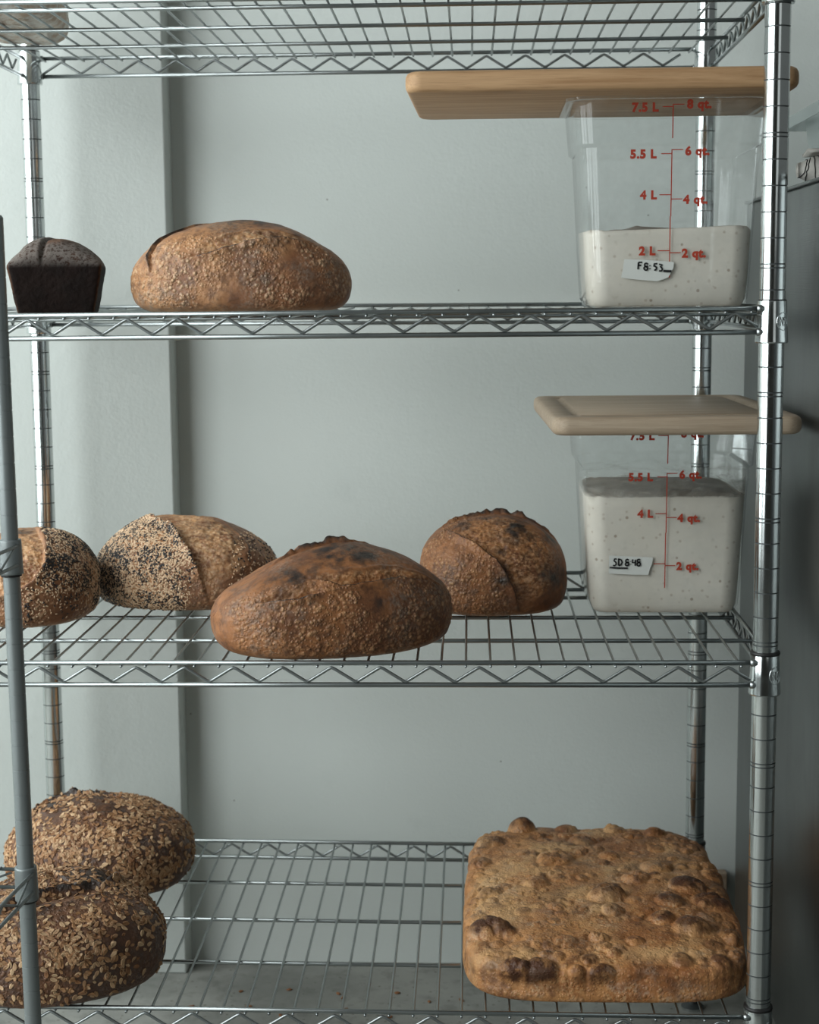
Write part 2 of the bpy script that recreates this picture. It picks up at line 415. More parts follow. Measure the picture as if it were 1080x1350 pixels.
def loaf(name, label, cat, x, y, z, a, b, H, rot=0, tilt=0, n=110, p=2.25, zc=.34, lumps=(), scores=(), chars=(), mat=None, seed=0,
         blis=(.20, .035), blis_mask=None, rough=.10, pale_all=0, flour=.3, flourspots=(), group=None, bottom=2.4):
    if n not in _CS: _CS[n] = cube_sphere(n)
    D, F = _CS[n]
    q = D / (np.sum(np.abs(D) ** p, 1) ** (1 / p))[:, None]
    z0 = zc * H; Ht = H - z0
    t = np.clip(-q[:, 2], 0, 1)
    P = np.stack([a * q[:, 0], b * q[:, 1], np.where(q[:, 2] > 0, z0 + Ht * q[:, 2], z0 * (1 - t) ** bottom)], 1)
    phi = np.arctan2(q[:, 1], q[:, 2])                      # 0 top, -pi/2 towards the front
    R = (b + Ht) / 2; S = phi * R; X = P[:, 0]
    top = ss(q[:, 2], -.55, .1)
    N, _ = normals(P, F)
    off = seed * 7.31
    PP = P + off
    d = rough * fbm(PP, 2.2, seed, 3) + .03 * fbm(PP, .5, seed + 9, 3)
    for (lx, ls, wx, ws, h) in lumps:
        d = d + h * np.exp(-((X - lx) / wx) ** 2 - ((S - ls) / ws) ** 2) * (q[:, 2] > -.6)
    P = P + N * (d * ss(q[:, 2], -.95, -.4))[:, None]
    N, _ = normals(P, F)
    opn = np.zeros(len(P)); char = np.zeros(len(P)); d2 = np.zeros(len(P)); lip = np.zeros(len(P))
    wob = .10 * fbm(PP, .7, seed + 30, 3)
    for sco in scores:
        s, al = poly_dist(X, S + wob, sco['pts']); s = s * sco.get('side', 1)
        tp = np.sin(np.pi * np.clip(al, .02, .98)) ** .5
        wd = sco['open'] * tp; ear = 1.6 * sco.get('ear', .12) * tp; dep = 2.0 * sco.get('depth', .08) * tp
        jag = 1 + sco.get('jag', .5) * fbm(PP, .45, seed + 41, 3)
        d2 = d2 + ear * jag * np.exp(-(np.minimum(s + .03, 0) / .22) ** 2) * ss(s, .05, -.02)
        d2 = d2 - dep * ss(s, -.01, .04) * (1 - ss(s, .08, np.maximum(wd, .16)))
        if sco['open'] > .2:
            o = ss(s, .0, .05) * (1 - ss(s, wd * .8, wd + .05)) * tp
            opn = np.maximum(opn, o)
            far = sco.get('farlip', .05) * tp
            d2 = d2 + far * np.exp(-((s - wd - .08) / .10) ** 2)
        lip = np.maximum(lip, np.exp(-((s + .02) / .035) ** 2) * tp * sco.get('lipchar', 1))
    tear = fbm(PP * np.array([1, 2.2, 2.2]), .35, seed + 50, 4)
    d2 = d2 + opn * (.12 * tear + .04 * fbm(PP, .16, seed + 55, 3))
    mask = ss(fbm(PP, 1.6, seed + 60, 2), -.55, .1)
    if blis_mask is not None: mask = mask * blis_mask(X, phi)
    mask = mask * (1 - opn) * ss(q[:, 2], -.9, -.4)
    bl = np.zeros(len(P))
    for k, (scl, amp) in enumerate(((blis[0] * 1.25, blis[1]), (blis[0] * .8, blis[1] * .7))):
        w, rr = worley(PP, scl, seed + 70 + k * 5)
        bb = np.clip(1 - (w / (.24 + .26 * rr)) ** 2, 0, 1) ** .75 * (rr > .5) * mask
        d2 = np.maximum(d2, 0) + np.minimum(d2, 0) + amp * bb * (.5 + .9 * rr) * (1 if k == 0 else (1 - ss(bl, .1, .4))); bl = np.maximum(bl, bb * (.45 + .55 * rr))
    for (lx, ls, r, st) in chars:
        g = np.exp(-(np.hypot(X - lx, S - ls) / r) ** 2) * st
        char = np.maximum(char, g * (.7 + .6 * fbm(PP, .4, seed + 80, 3)))
    char = np.maximum(char, lip)
    fl = flour * ss(fbm(PP, 1.4, seed + 90, 3), -.25, .45) * (1 - .6 * opn)
    for (lx, ls, r, st) in flourspots: fl = np.maximum(fl, st * np.exp(-(np.hypot(X - lx, S - ls) / r) ** 2))
    P = P + N * d2[:, None]
    P[:, 2] = np.maximum(P[:, 2], 0)
    pale = pale_all + .6 * ss(q[:, 2], -.35, -.75) * .5
    me = make_quads(name, P, F, dict(blister=bl, open=opn, char=char, flour=fl, pale=pale, zone=mask))
    o = link(name, me, mat); o.location = W((x, y, z)); o.rotation_euler = (0, tilt, rot)
    tag(o, label, cat, group)
    return o, dict(P=P, F=F, X=X, S=S, phi=phi, q=q, opn=opn, lip=lip, R=R, PP=PP, char=char)

def scatter(name, parent, dat, count, prob, proto, mat, smin, smax, seed, lift=0.0, tone=False, sink=0):
    """many small flakes pressed into the crust, one joined part"""
    rng = np.random.default_rng(seed)
    P, F = dat['P'], dat['F']; N, A = normals(P, F); fc = P[F].mean(1)
    w = A * prob(dat)[F].mean(1); idx = rng.choice(len(F), count, p=w / w.sum())
    pv, pf = proto; pv = np.array(pv, float); nv = len(pv)
    n = N[F[idx, 0]]; c = fc[idx]
    r = rng.normal(size=(count, 3)); n = n + r * .18; n /= np.linalg.norm(n, axis=1)[:, None]
    t = rng.normal(size=(count, 3)); t -= n * np.einsum('ij,ij->i', t, n)[:, None]; t /= np.linalg.norm(t, axis=1)[:, None]
    bt = np.cross(n, t); s = rng.uniform(smin, smax, count)[:, None]
    V = (c + n * lift)[:, None, :] + s[:, :, None] * (pv[None, :, 0:1] * t[:, None, :] + pv[None, :, 1:2] * bt[:, None, :] + pv[None, :, 2:3] * n[:, None, :])
    V = V.reshape(-1, 3)
    Fq = (np.array(pf)[None] + (np.arange(count) * nv)[:, None, None]).reshape(-1, 4)
    at = {'tone': np.repeat(rng.uniform(0, 1, count) ** 2, nv)} if tone else None
    o = link(name, make_quads(name, V, Fq, at), mat, parent); o['kind'] = 'stuff'
    return o
def seed_proto():
    pr = [(-.5, .02), (-.25, .20), (.12, .27), (.42, .16), (.5, .02)]; k = 5; v = []
    for x, r in pr:
        for i in range(k):
            th = 2 * math.pi * i / k; v.append((x, r * math.cos(th), r * .7 * math.sin(th)))
    f = [(i * k + j, i * k + (j + 1) % k, (i + 1) * k + (j + 1) % k, (i + 1) * k + j) for i in range(len(pr) - 1) for j in range(k)]
    return v, f
def oat_proto():
    """an oval rolled oat: flat cupped flake with a crease along it"""
    v = []; f = []; m = 7
    for side in (0, 1):
        for i in range(m):
            x = -.5 + i / (m - 1); hw = .30 * math.sqrt(max(1 - (2 * x) ** 2, .04)) * (1 + .15 * math.sin(5 * x))
            for j in (-1, -.45, 0, .45, 1):
                z = .05 + .06 * (1 - j * j) - (.07 if j == 0 else 0) + .06 * (2 * x) ** 2
                v.append((x, j * hw, z if side == 0 else z - .07))
    for i in range(m - 1):
        for j in range(4):
            a = i * 5 + j; f.append((a, a + 5, a + 6, a + 1)); b = a + m * 5; f.append((b, b + 1, b + 6, b + 5))
    for i in range(m - 1):
        a = i * 5; b = a + m * 5; f.append((a, b, b + 5, a + 5)); a += 4; b += 4; f.append((a, a + 5, b + 5, b))
    return v, f

# ------------------------------------------------------------------ the room
YW, ZF = 27.0, -44.9
mb = MB(); mb.box(-28.52, 46, YW, YW + 4, ZF, 60); setting('wall_back', mb, M_wall)
mb = MB(); mb.box(-140, -28.52, YW - 1.95, YW + 4, ZF, 60); o = setting('wall_pilaster', mb, M_wall); bevel(o, .12, 2)
mb = MB(); mb.box(-140, 60, -170, YW + 4, ZF - 2, ZF); setting('floor', mb, M_floor)
mb = MB(); mb.box(-140, 60, -174, -170, ZF, 60)  # unseen dark wall added behind the camera for contrast in the chrome
setting('wall_front_added', mb, mk_plain('dark_contrast_wall', lin(70, 66, 60), .8))
mb = MB(); mb.box(-144, -140, -170, YW + 4, ZF, 60); setting('wall_left', mb, M_wall)

def darken_grooves(me, base, rad):  # gives the groove faces a second, darker material
    me.materials.append(base); me.materials.append(M_groove)
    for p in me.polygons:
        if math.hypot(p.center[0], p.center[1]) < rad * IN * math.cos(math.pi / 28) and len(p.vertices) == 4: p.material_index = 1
# ------------------------------------------------------------------ main rack
WD, DP = 34.74, 21.2
rack = empty('wire_rack', (0, 0, ZF), 'tall chrome wire shelving rack holding the breads and clear tubs', 'rack')
def RL(x, y, z): return (x, y, z - ZF)       # rack-local inches
def post_prof(rad, z0, z1, ringz, every, g=.03):
    pr = [(rad * .8, z0), (rad, z0 + .1)]
    n0 = int(math.ceil(z0 - ringz)) + 1; n1 = int(math.floor(z1 - ringz)) - 1
    for k in range(n0, n1 + 1):
        for dz in ((0, -.15) if k % every == 0 else (0,))[::-1]:
            zz = ringz + k + dz
            pr += [(rad, zz - .026), (rad - g, zz - .018), (rad - g, zz + .018), (rad, zz + .026)]
    pr += [(rad, z1 - .1), (rad * .8, z1)]
    return pr
mb = MB(); mb.lathe([(r, z - ZF) for r, z in post_prof(.5, ZF + .6, 9.0, 0, 5)], 28)
mb.lathe([(.15, .0), (.62, .0), (.62, .12), (.25, .3), (.25, .7)], 16)
post_me = mb.mesh('post'); sharpen(post_me); darken_grooves(post_me, M_chrome, .49)
for (px, py, dz) in ((0, 0, 0), (0, DP, -.5), (-WD, DP, 0), (-WD, 0, 0)):
    o = link('post', post_me, M_chrome, rack); o.location = (px * IN, py * IN, max(dz, -.0) * IN)
# shelves: rail height at corners FL, FR, BL, BR
SH = {1: (6.23, 6.23, 6.13, 6.15), 2: (-6.80, -6.72, -6.66, -6.70), 3: (-20.91, -20.84, -20.87, -20.87), 4: (-35.64, -35.80, -35.69, -35.92)}
def zs(s, x, y):
    fl, fr, bl, br = SH[s]; u = -x / WD; v = y / DP
    return (fr * (1 - u) + fl * u) * (1 - v) + (br * (1 - u) + bl * u) * v
RB, RT = .105, .91
TRU = {1: .45, 2: -1.47, 3: -1.512, 4: -1.58}
def surf(s, x, y): return zs(s, x, y) - .070

sl = MB(); n_ = 40
prof = [(.50, -1.65), (.62, -1.65), (.645, -1.60), (.60, -.9), (.57, -.03), (.56, 0.0), (.50, 0.0)]
sl.lathe(prof, n_)
sleeve_me = sl.mesh('corner_sleeve'); sharpen(sleeve_me)
cl = MB(); cl.lathe([(.50, -.02), (.585, -.02), (.60, .04), (.585, .12), (.50, .13)], 28); clip_big = cl.mesh('sleeve_clip')
cl = MB(); cl.lathe([(.50, -.02), (.555, -.02), (.555, .03), (.50, .05)], 28); clip_small = cl.mesh('sleeve_clip')

for s in SH:
    fr = MB(); g = lambda x, y, dz=0: RL(x, y, zs(s, x, y) + dz)
    e = .55
    for dz in (0, -RT):
        fr.tube([g(-WD + e, -.32, dz), g(-e, -.32, dz)], RB, 10)
        fr.tube([g(-WD + e, DP + .32, dz), g(-e, DP + .32, dz)], RB, 10)
        for xx in (.32, -WD - .32):
            fr.tube([g(xx, e, dz), g(xx, DP - e, dz)], RB, 10)
    # weld eyelets where the rails meet the sleeves
    for (px, sx) in ((0, -1), (-WD, 1)):
        for (py, sy) in ((-.32, 0), (DP + .32, 0)):
            for dz in (0, -RT):
                c = g(px + sx * .50, py, dz)
                fr.tube([(c[0] - .14, c[1], c[2]), (c[0] + .14, c[1], c[2])], .15, 10)
    frame = fr.obj('shelf_frame', M_wire, rack)
    # cross wires
    L = DP + .64 + .24
    cw = MB(); sag = 0
    cw.tube([(0, 0, 0), (0, .12, 0), (0, L - .12, 0), (0, L, 0)], .056, 6)
    cme = cw.mesh('cross_wire')
    k = 0; x = -.95 + {1: .30, 2: .10, 3: -.05, 4: .72}[s]
    while x > -WD + .6:
        if x < -.5:
            o = link('cross_wire', cme, M_wire, frame)
            p0 = Vector(g(x, -.44, -.135)); p1 = Vector(g(x - .18, DP + .44, -.135)); d = p1 - p0
            o.location = p0 * IN; o.rotation_euler = d.to_track_quat('Y', 'Z').to_euler()
        x -= 1.005
    for yy in (5.35, 10.6, 15.75):
        rd = MB(); rd.tube([g(.32, yy, -.285), g(-WD - .32, yy, -.285)], .095, 10)
        rd.obj('support_rod', M_wire, frame)
    # zigzag truss wires
    def truss(p_of, length, phase, per=2.0, st=.75, r=.066):
        """p_of(t, dz) -> point; zigzag between the two rails"""
        tp, bt_ = -.165, -RT + .12; pts = []
        kk = []
        t = phase
        while t > st: t -= per / 2
        up_ = (round((phase - t) / (per / 2)) % 2 == 0)
        seq = []
        while t < length - st + .3:
            seq.append((t, tp if up_ else bt_)); up_ = not up_; t += per / 2
        for i, (t0, z0) in enumerate(seq):
            if i > 0:
                tq, zq = seq[i - 1]; pts.append((t0 + (tq - t0) * .12, z0 + (zq - z0) * .12))
            else:
                t1, z1 = seq[1]; pts.append((t0, z0))
            if 0 < i < len(seq) - 1: pts.append((t0, z0 + (.02 if z0 < -.5 else -.02)))
            if i < len(seq) - 1:
                t1, z1 = seq[i + 1]; pts.append((t0 + (t1 - t0) * .12, z0 + (z1 - z0) * .12))
        m = MB(); m.tube([p_of(t_, dz_) for t_, dz_ in pts], r, 8)
        return m.obj('truss_wire', M_wire, frame)
    ph = (TRU[s] + WD)
    truss(lambda t, dz: g(-WD + t, -.36, dz), WD, ph)
    truss(lambda t, dz: g(-WD + t, DP + .36, dz), WD, ph + .4)
    truss(lambda t, dz: g(.36, t, dz), DP, 3.1, 1.7)
    truss(lambda t, dz: g(-WD - .36, t, dz), DP, 3.1, 1.7)
    for (px, py) in ((0, 0), (0, DP), (-WD, 0), (-WD, DP)):
        o = link('corner_sleeve', sleeve_me, M_chrome, frame)
        zz = zs(s, px, py) + .30
        o.location = Vector(RL(px, py, zz)) * IN
        o2 = link('sleeve_clip', clip_big if s in (3, 4) else clip_small, M_black, frame); o2.location = Vector(RL(px, py, zz)) * IN
    # certification mark embossed on the front right sleeve
    em = MB(); cz = zs(s, 0, 0) + .30 - .8; pts = []
    for i in range(41):
        th = 2 * math.pi * i / 40; u_, w_ = .30 * math.cos(th), .34 * math.sin(th)
        an = math.radians(-52) + u_ / .6; rr_ = .605 + (-w_) * .03
        pts.append(RL(rr_ * math.cos(an), rr_ * math.sin(an), cz + w_))
    em.tube(pts, .018, 6, False)
    def stroke(ps):
        em.tube([RL((.605) * math.cos(math.radians(-52) + u_ / .6), .605 * math.sin(math.radians(-52) + u_ / .6), cz + w_) for u_, w_ in ps], .02, 6)
    stroke([(-.15, -.17), (-.15, .17), (-.02, -.17), (-.02, .17)])
    stroke([(.17, .14), (.10, .17), (.05, .10), (.17, -.06), (.12, -.17), (.04, -.13)])
    em.obj('embossed_mark', M_chrome, frame)

# ------------------------------------------------------------------ neighbour rack at the left edge
nr = empty('grey_wire_rack', (-29.2, -4.0, ZF), 'slim grey wire rack whose corner post stands before the left shelves', 'rack')
nr.rotation_euler = (0, -.009, 0)
mb = MB(); mb.lathe([(r, z - ZF) for r, z in post_prof(.325, ZF, -3.0, -.3, 99, .012)], 24)
npost = mb.mesh('post'); sharpen(npost)
ND, NW = 14.0, 24.0; ang = math.radians(-4)
def NL(u, v, z): return (u * math.cos(ang) - v * math.sin(ang), u * math.sin(ang) + v * math.cos(ang), z - ZF)
for u, v in ((0, 0), (-NW, 0), (0, -ND), (-NW, -ND)):
    o = link('post', npost, M_grey, nr); o.location = Vector(NL(u, v, ZF)) * IN
for zt in (-15.25, -28.25):
    fr = MB()
    for dz in (-.12, -.86):
        fr.tube([NL(-NW, .0, zt + dz), NL(0, .0, zt + dz)], .075, 8); fr.tube([NL(-NW, -ND, zt + dz), NL(0, -ND, zt + dz)], .075, 8)
        fr.tube([NL(.33, -ND, zt + dz - .1), NL(.33, .0, zt + dz - .1)], .075, 8); fr.tube([NL(-NW - .33, -ND, zt + dz), NL(-NW - .33, 0, zt + dz)], .075, 8)
    f = fr.obj('shelf_frame', M_grey, nr)
    for (a0, a1, n) in (((.33, -ND), (.33, -.5), 9), ((-NW, 0), (-.6, 0), 15), ((-NW - .33, -ND), (-NW - .33, 0), 9), ((-NW, -ND), (-.6, -ND), 15)):
        z_ = MB(); pts = []
        for i in range(n + 1):
            t = i / n; pts.append(NL(a0[0] + (a1[0] - a0[0]) * t, a0[1] + (a1[1] - a0[1]) * t, zt + (-.27 if i % 2 else -.85)))
        z_.tube(pts, .05, 6); z_.obj('truss_wire', M_grey, f)
    cw = MB(); cw.tube([NL(0, -ND, 0 + ZF), NL(0, 0, 0 + ZF)], .045, 6); cme = cw.mesh('cross_wire')
    for i in range(1, 24):
        o = link('cross_wire', cme, M_grey, f); o.location = Vector(NL(-i, 0, zt - .06)) * IN
    for u, v in ((0, 0), (-NW, 0), (0, -ND), (-NW, -ND)):
        s_ = MB(); s_.lathe([(.33, 0), (.42, 0), (.43, -.06), (.46, -1.25), (.46, -1.33), (.33, -1.33)], 28)
        o = s_.obj('corner_sleeve', M_grey, f); o.location = Vector(NL(u, v, zt)) * IN
        c_ = MB(); c_.lathe([(.33, -1.33), (.40, -1.33), (.40, -1.42), (.33, -1.42)], 20)
        o = c_.obj('sleeve_clip', M_black, f); o.location = Vector(NL(u, v, zt)) * IN

# ------------------------------------------------------------------ clear tubs
def rrect(hx, hy, r, z, n=8):
    pts = []
    for cx, cy, a0 in ((hx - r, hy - r, 0), (-hx + r, hy - r, 90), (-hx + r, -hy + r, 180), (hx - r, -hy + r, 270)):
        for i in range(n + 1):
            a = math.radians(a0 + 90 * i / n); pts.append((cx + r * math.cos(a), cy + r * math.sin(a), z))
    return pts
def loft(mb, rings, capb=True, capt=True):
    n = len(rings[0]); v = [p for r in rings for p in r]; f = []
    for i in range(len(rings) - 1):
        for k in range(n): f.append((i * n + k, i * n + (k + 1) % n, (i + 1) * n + (k + 1) % n, (i + 1) * n + k))
    if capb: f.append(tuple(range(n))[::-1])
    if capt: f.append(tuple((len(rings) - 1) * n + k for k in range(n)))
    mb.add(v, f)
def halfw(h):
    return float(np.interp(h, [0, .12, .45, 1.2, 6.8, 6.95, 8.5], [3.05, 3.32, 3.48, 3.54, 3.84, 4.0, 4.14]))
def corner(h): return float(np.interp(h, [0, .45, 6.8, 8.8], [.7, .95, 1.05, 1.15]))
def text_mesh(txt, size, bold=.012):
    cu = bpy.data.curves.new('t', 'FONT'); cu.body = txt; cu.size = size * IN; cu.offset = bold * size * IN; cu.extrude = .004 * IN
    cu.space_character = 1.12; cu.align_x = 'LEFT'; cu.resolution_u = 4
    o = bpy.data.objects.new('t', cu); C.objects.link(o)
    dg = bpy.context.evaluated_depsgraph_get(); me = bpy.data.meshes.new_from_object(o.evaluated_get(dg))
    bpy.data.objects.remove(o); return me
def ribbon(mb, pts, w, y0, th=.006):
    """flat pen stroke in the xz plane"""
    P_ = [Vector((p[0], 0, p[1])) for p in pts]; v = []; f = []
    for i, p in enumerate(P_):
        t = (P_[min(i + 1, len(P_) - 1)] - P_[max(i - 1, 0)]).normalized(); nn = Vector((-t.z, 0, t.x)) * w / 2
        for q in (p + nn, p - nn): v += [(q.x, y0, q.z), (q.x, y0 - th, q.z)]
    for i in range(len(P_) - 1):
        a = i * 4; b = a + 4; f += [(a + 1, a + 3, b + 3, b + 1), (a, a + 1, b + 1, b), (a + 2, b + 2, b + 3, a + 3), (a, b, b + 2, a + 2)]
    mb.add(v, f)
def arc(cx, cz, rx, rz, a0, a1, n=10):
    return [(cx + rx * math.cos(math.radians(a0 + (a1 - a0) * i / n)), cz + rz * math.sin(math.radians(a0 + (a1 - a0) * i / n))) for i in range(n + 1)]

def tub(loc, label, dough_h, tape, strokes, pl, smear, seed):
    t = empty('storage_tub', loc, label, 'container', 'square clear tubs of dough')
    hs = [0, .05, .12, .25, .45, 1.2, 3, 5, 6.8, 6.87, 6.95, 7.6, 8.5, 8.68]
    out = [rrect(halfw(h), halfw(h), corner(h), h) for h in hs]
    out += [rrect(4.22, 4.22, 1.2, 8.74), rrect(4.42, 4.42, 1.35, 8.74), rrect(4.45, 4.45, 1.38, 8.86), rrect(4.05, 4.05, 1.1, 8.86)]
    inn = [rrect(halfw(h) - .09, halfw(h) - .09, corner(h) - .06, max(h, .09)) for h in hs[::-1] if h >= .12] + [rrect(halfw(0) - .09, halfw(0) - .09, .6, .09)]
    m = MB(); loft(m, out + inn, True, True); body = m.obj('tub_body', M_clear, t); autosmooth(body, 24)
    for sx in (-1, 1):
        for sy in (-1, 1):
            m = MB(); cx, cyy = sx * (halfw(6.6) - .16), sy * (halfw(6.6) - .12)
            m.tube([(cx, cyy, 6.80), (cx, cyy, 6.2), (cx * .995, cyy, 6.12)], [.07, .06, .03], 8); m.obj('stacking_lug', M_clear, t)
    # dough
    n = 60; rng = random.Random(seed)
    rings = []; inset = .115
    for h in [.10, .16, .3, .5, 1.2] + [1.2 + (dough_h - 1.2) * i / 8 for i in range(1, 9)]:
        rings.append(rrect(halfw(h) - inset, halfw(h) - inset, max(corner(h) - .1, .3), h, 14))
    V = [p for r in rings for p in r]; m = len(rings[0]); F = []
    def edgez(p): return dough_h + .07 * math.sin(p[0] * 1.7 + seed) + .05 * math.sin(p[1] * 2.9 + 2 * seed) + .03 * math.sin(p[0] * 6 + seed * 3)
    top0 = (len(rings) - 1) * m
    for k in range(m): p = V[top0 + k]; V[top0 + k] = (p[0], p[1], edgez(p))
    for i in range(len(rings) - 1):
        for k in range(m): F.append((i * m + k, i * m + (k + 1) % m, (i + 1) * m + (k + 1) % m, (i + 1) * m + k))
    F.append(tuple(range(m))[::-1]); skin = [0.0] * len(V)
    prev = top0
    for j, sc_ in enumerate((.99, .95, .88, .75, .6, .4, .2)):
        b0 = len(V)
        for k in range(m):
            p = V[top0 + k]; x_, y_ = p[0] * sc_, p[1] * sc_
            V.append((x_, y_, edgez((x_ * 1.0, y_)) + .10 * min(j + 1, 3) / 3 * (.5 + .5 * math.sin(x_ * 2.3 + y_ * 3.1 + seed)) + (.02 if j else -.05) * math.sin(9 * x_) )); skin.append(.85 if j else .3)
        for k in range(m): F.append((prev + k, prev + (k + 1) % m, b0 + (k + 1) % m, b0 + k))
        prev = b0
    F.append(tuple(prev + k for k in range(m)))
    me = mesh_np('dough', V, F); at = me.attributes.new('skin', 'FLOAT', 'POINT'); at.data.foreach_set('value', skin)
    link('dough', me, M_dough, t)
    if smear:
        rr = [rrect(halfw(h) - .100, halfw(h) - .100, max(corner(h) - .08, .3), h, 10) for h in np.linspace(dough_h - .05, dough_h + 1.15, 7)]
        v = [p for r in rr for p in r]; k_ = len(rr[0]); f = [(i * k_ + k, i * k_ + (k + 1) % k_, (i + 1) * k_ + (k + 1) % k_, (i + 1) * k_ + k) for i in range(6) for k in range(k_)]
        me = mesh_np('batter_smear', v, f); at = me.attributes.new('fade', 'FLOAT', 'POINT')
        at.data.foreach_set('value', [max(0, .95 - .16 * (i // k_)) for i in range(len(v))]); o = link('batter_smear', me, M_smear, t)
    # printed scale on the front wall
    def fy(h): return -halfw(h) - .015
    def bar(x0, x1, z0, z1):
        m_ = MB(); v = []
        for (x_, z_) in ((x0, z0), (x1, z0), (x1, z1), (x0, z1)): v.append((x_, fy(z_), z_)); v.append((x_, fy(z_) + .008, z_))
        m_.add(v, [(0, 2, 4, 6), (1, 7, 5, 3), (0, 1, 3, 2), (2, 3, 5, 4), (4, 5, 7, 6), (6, 7, 1, 0)]); return m_
    sc_ = MB(); xl = .02 + pl
    def addbar(*a): b_ = bar(*a); sc_.add(b_.v, b_.f)
    w_ = .022
    addbar(xl - w_, xl + w_, 7.12, 8.50); addbar(xl - w_, xl + .47, 8.48, 8.52); addbar(xl - .45, xl, 8.39, 8.43)
    addbar(xl - w_, xl + w_, 3.9, 6.68); addbar(xl - w_ - .02, xl + w_ - .02, 1.32, 3.9)
    addbar(xl - w_, xl + .47, 6.64, 6.68); addbar(xl - .45, xl, 6.48, 6.52)
    addbar(xl - .5, xl, 4.78, 4.82); addbar(xl, xl + .47, 4.60, 4.64)
    addbar(xl - .54, xl, 2.44, 2.48); addbar(xl - .02, xl + .45, 2.35, 2.39)
    sc_.obj('scale_lines', M_red, t, False)
    for (txt, x_, z_) in (('7.5 L', -1.72, 8.23), ('5.5 L', -1.75, 6.33), ('4 L', -1.30, 4.63), ('2 L', -1.32, 2.29),
                          ('8 qt.', .58, 8.34), ('6 qt.', .56, 6.44), ('4 qt.', .52, 4.43), ('2 qt.', .50, 2.18)):
        if smear and txt == '2 L': continue
        me = text_mesh(txt, .49, .055); o = link('printed_mark', me, M_red, t)
        sl_ = (halfw(z_ + .35) - halfw(z_)) / .35; o.rotation_euler = (math.pi / 2 + math.atan(sl_), 0, 0); o.location = ((xl + x_) * IN, (fy(z_) - .006) * IN, z_ * IN)
    # tape label with handwriting
    m = MB(); v = [(p[0], fy(p[1]) - .006, p[1]) for p in tape] + [(p[0], fy(p[1]) + .004, p[1]) for p in tape]; k = len(tape)
    m.add(v, [tuple(range(k)), tuple(range(k, 2 * k))[::-1]] + [(i, i + k, (i + 1) % k + k, (i + 1) % k) for i in range(k)])
    tp = m.obj('tape_label', M_tape, t, False)
    m = MB()
    for st, w__ in strokes: ribbon(m, st, w__ * 1.25, fy(tape[0][1] - .3) - .030)
    m.obj('handwriting', M_ink, tp, False)
    return t

# the handwriting of each label, as pen strokes around a local origin
def glyphs_F853(x, z, s=1.0):
    w = .055; g = []
    def a(pts, ww=w): g.append(([(x + p[0] * s, z + p[1] * s - .10 * p[0] * s) for p in pts], ww))
    a([(0, .20), (-.03, -.18)]); a([(0, .20), (.20, .22)]); a([(-.01, .04), (.15, .05)])
    a(arc(.42, .10, .09, .09, 20, 340)); a(arc(.40, -.09, .10, .10, 90, 440))
    a([(.62, .10), (.63, .06)], .06); a([(.61, -.06), (.62, -.10)], .06)
    a([(1.02, .22), (.86, .20), (.84, .04)]); a(arc(.89, -.03, .09, .10, 110, -110))
    a([(1.12, .20), (1.28, .19), (1.18, .05)]); a(arc(1.19, -.05, .10, .11, 90, -130))
    a([(1.36, -.14), (1.80, -.12)], .08)
    return g
def glyphs_SD848(x, z, s=1.0):
    w = .058; g = []
    def a(pts, ww=w): g.append(([(x + p[0] * s, z + p[1] * s) for p in pts], ww))
    a([(.17, .20), (.05, .20), (.02, .10), (.12, .02), (.14, -.10), (.04, -.18), (-.03, -.14)])
    a([(.27, .20), (.27, -.16)]); a([(.24, .20), (.40, .16), (.46, .02), (.40, -.13), (.26, -.17)])
    a(arc(.74, .09, .08, .09, 20, 340)); a(arc(.73, -.09, .09, .09, 90, 440))
    a([(.92, .08), (.93, .05)], .06); a([(.92, -.08), (.93, -.11)], .06)
    a([(1.04, .18), (1.02, .0), (1.22, .0)]); a([(1.19, .16), (1.18, -.18)])
    a(arc(1.37, .10, .08, .08, 20, 340)); a(arc(1.37, -.09, .09, .10, 90, 440))
    a([(-.22, -.27), (.20, -.30), (.78, -.31)], .06)
    return g
T2 = (-3.38, 6.0 + 3.55, surf(2, -3.4, 9) + .01)
T3 = (-2.98, 9.9 + 3.5, surf(3, -3, 13) + .01)
tape2 = [(-1.92, 2.12), (-1.0, 2.08), (.18, 1.98), (.17, 1.72), (-.05, 1.32), (-.5, 1.17), (-1.3, 1.24), (-2.05, 1.33), (-1.98, 1.7)]
tape3 = [(-2.58, 2.85), (-1.5, 2.80), (-.58, 2.76), (-.62, 2.45), (-.72, 2.2), (-.78, 1.93), (-1.6, 1.95), (-2.60, 2.0)]
tub(T2, 'clear upper tub, one third full of dough, taped F 8:53', 3.36, tape2, glyphs_F853(-1.32, 1.82, .78), .0, False, 3)
tub(T3, 'clear lower tub, nearly full of dough, taped SD 8:48', 5.58, tape3, glyphs_SD848(-2.38, 2.52, .84), -.02, True, 5)

# ------------------------------------------------------------------ cutting boards
def board(loc, rz, hx, hy, th, r, mat, label, groove):
    m = MB(); e = [(0, .28), (.05, .14), (.14, .04), (.28, 0)]
    rings = [rrect(hx - .28, hy - .28, r - .1, 0, 10)]
    bz = [(.20, 0), (.08, .07), (.015, .19), (0, .34), (0, th - .34), (.015, th - .19), (.08, th - .07), (.20, th)]
    rings = [rrect(hx - i, hy - i, r - i * .5, z_, 10) for i, z_ in bz]
    if groove:
        rings += [rrect(hx - .9, hy - .9, r * .7, th, 10), rrect(hx - 1.0, hy - 1.0, r * .7, th - .09, 10), rrect(hx - 1.2, hy - 1.2, r * .6, th - .10, 10), rrect(hx - 1.3, hy - 1.3, r * .6, th, 10)]
    loft(m, rings); o = m.obj('cutting_board', mat, None, True, loc); o.rotation_euler = (0, 0, rz); autosmooth(o, 60)
    tag(o, label, 'cutting board', 'beech boards used as tub lids'); return o
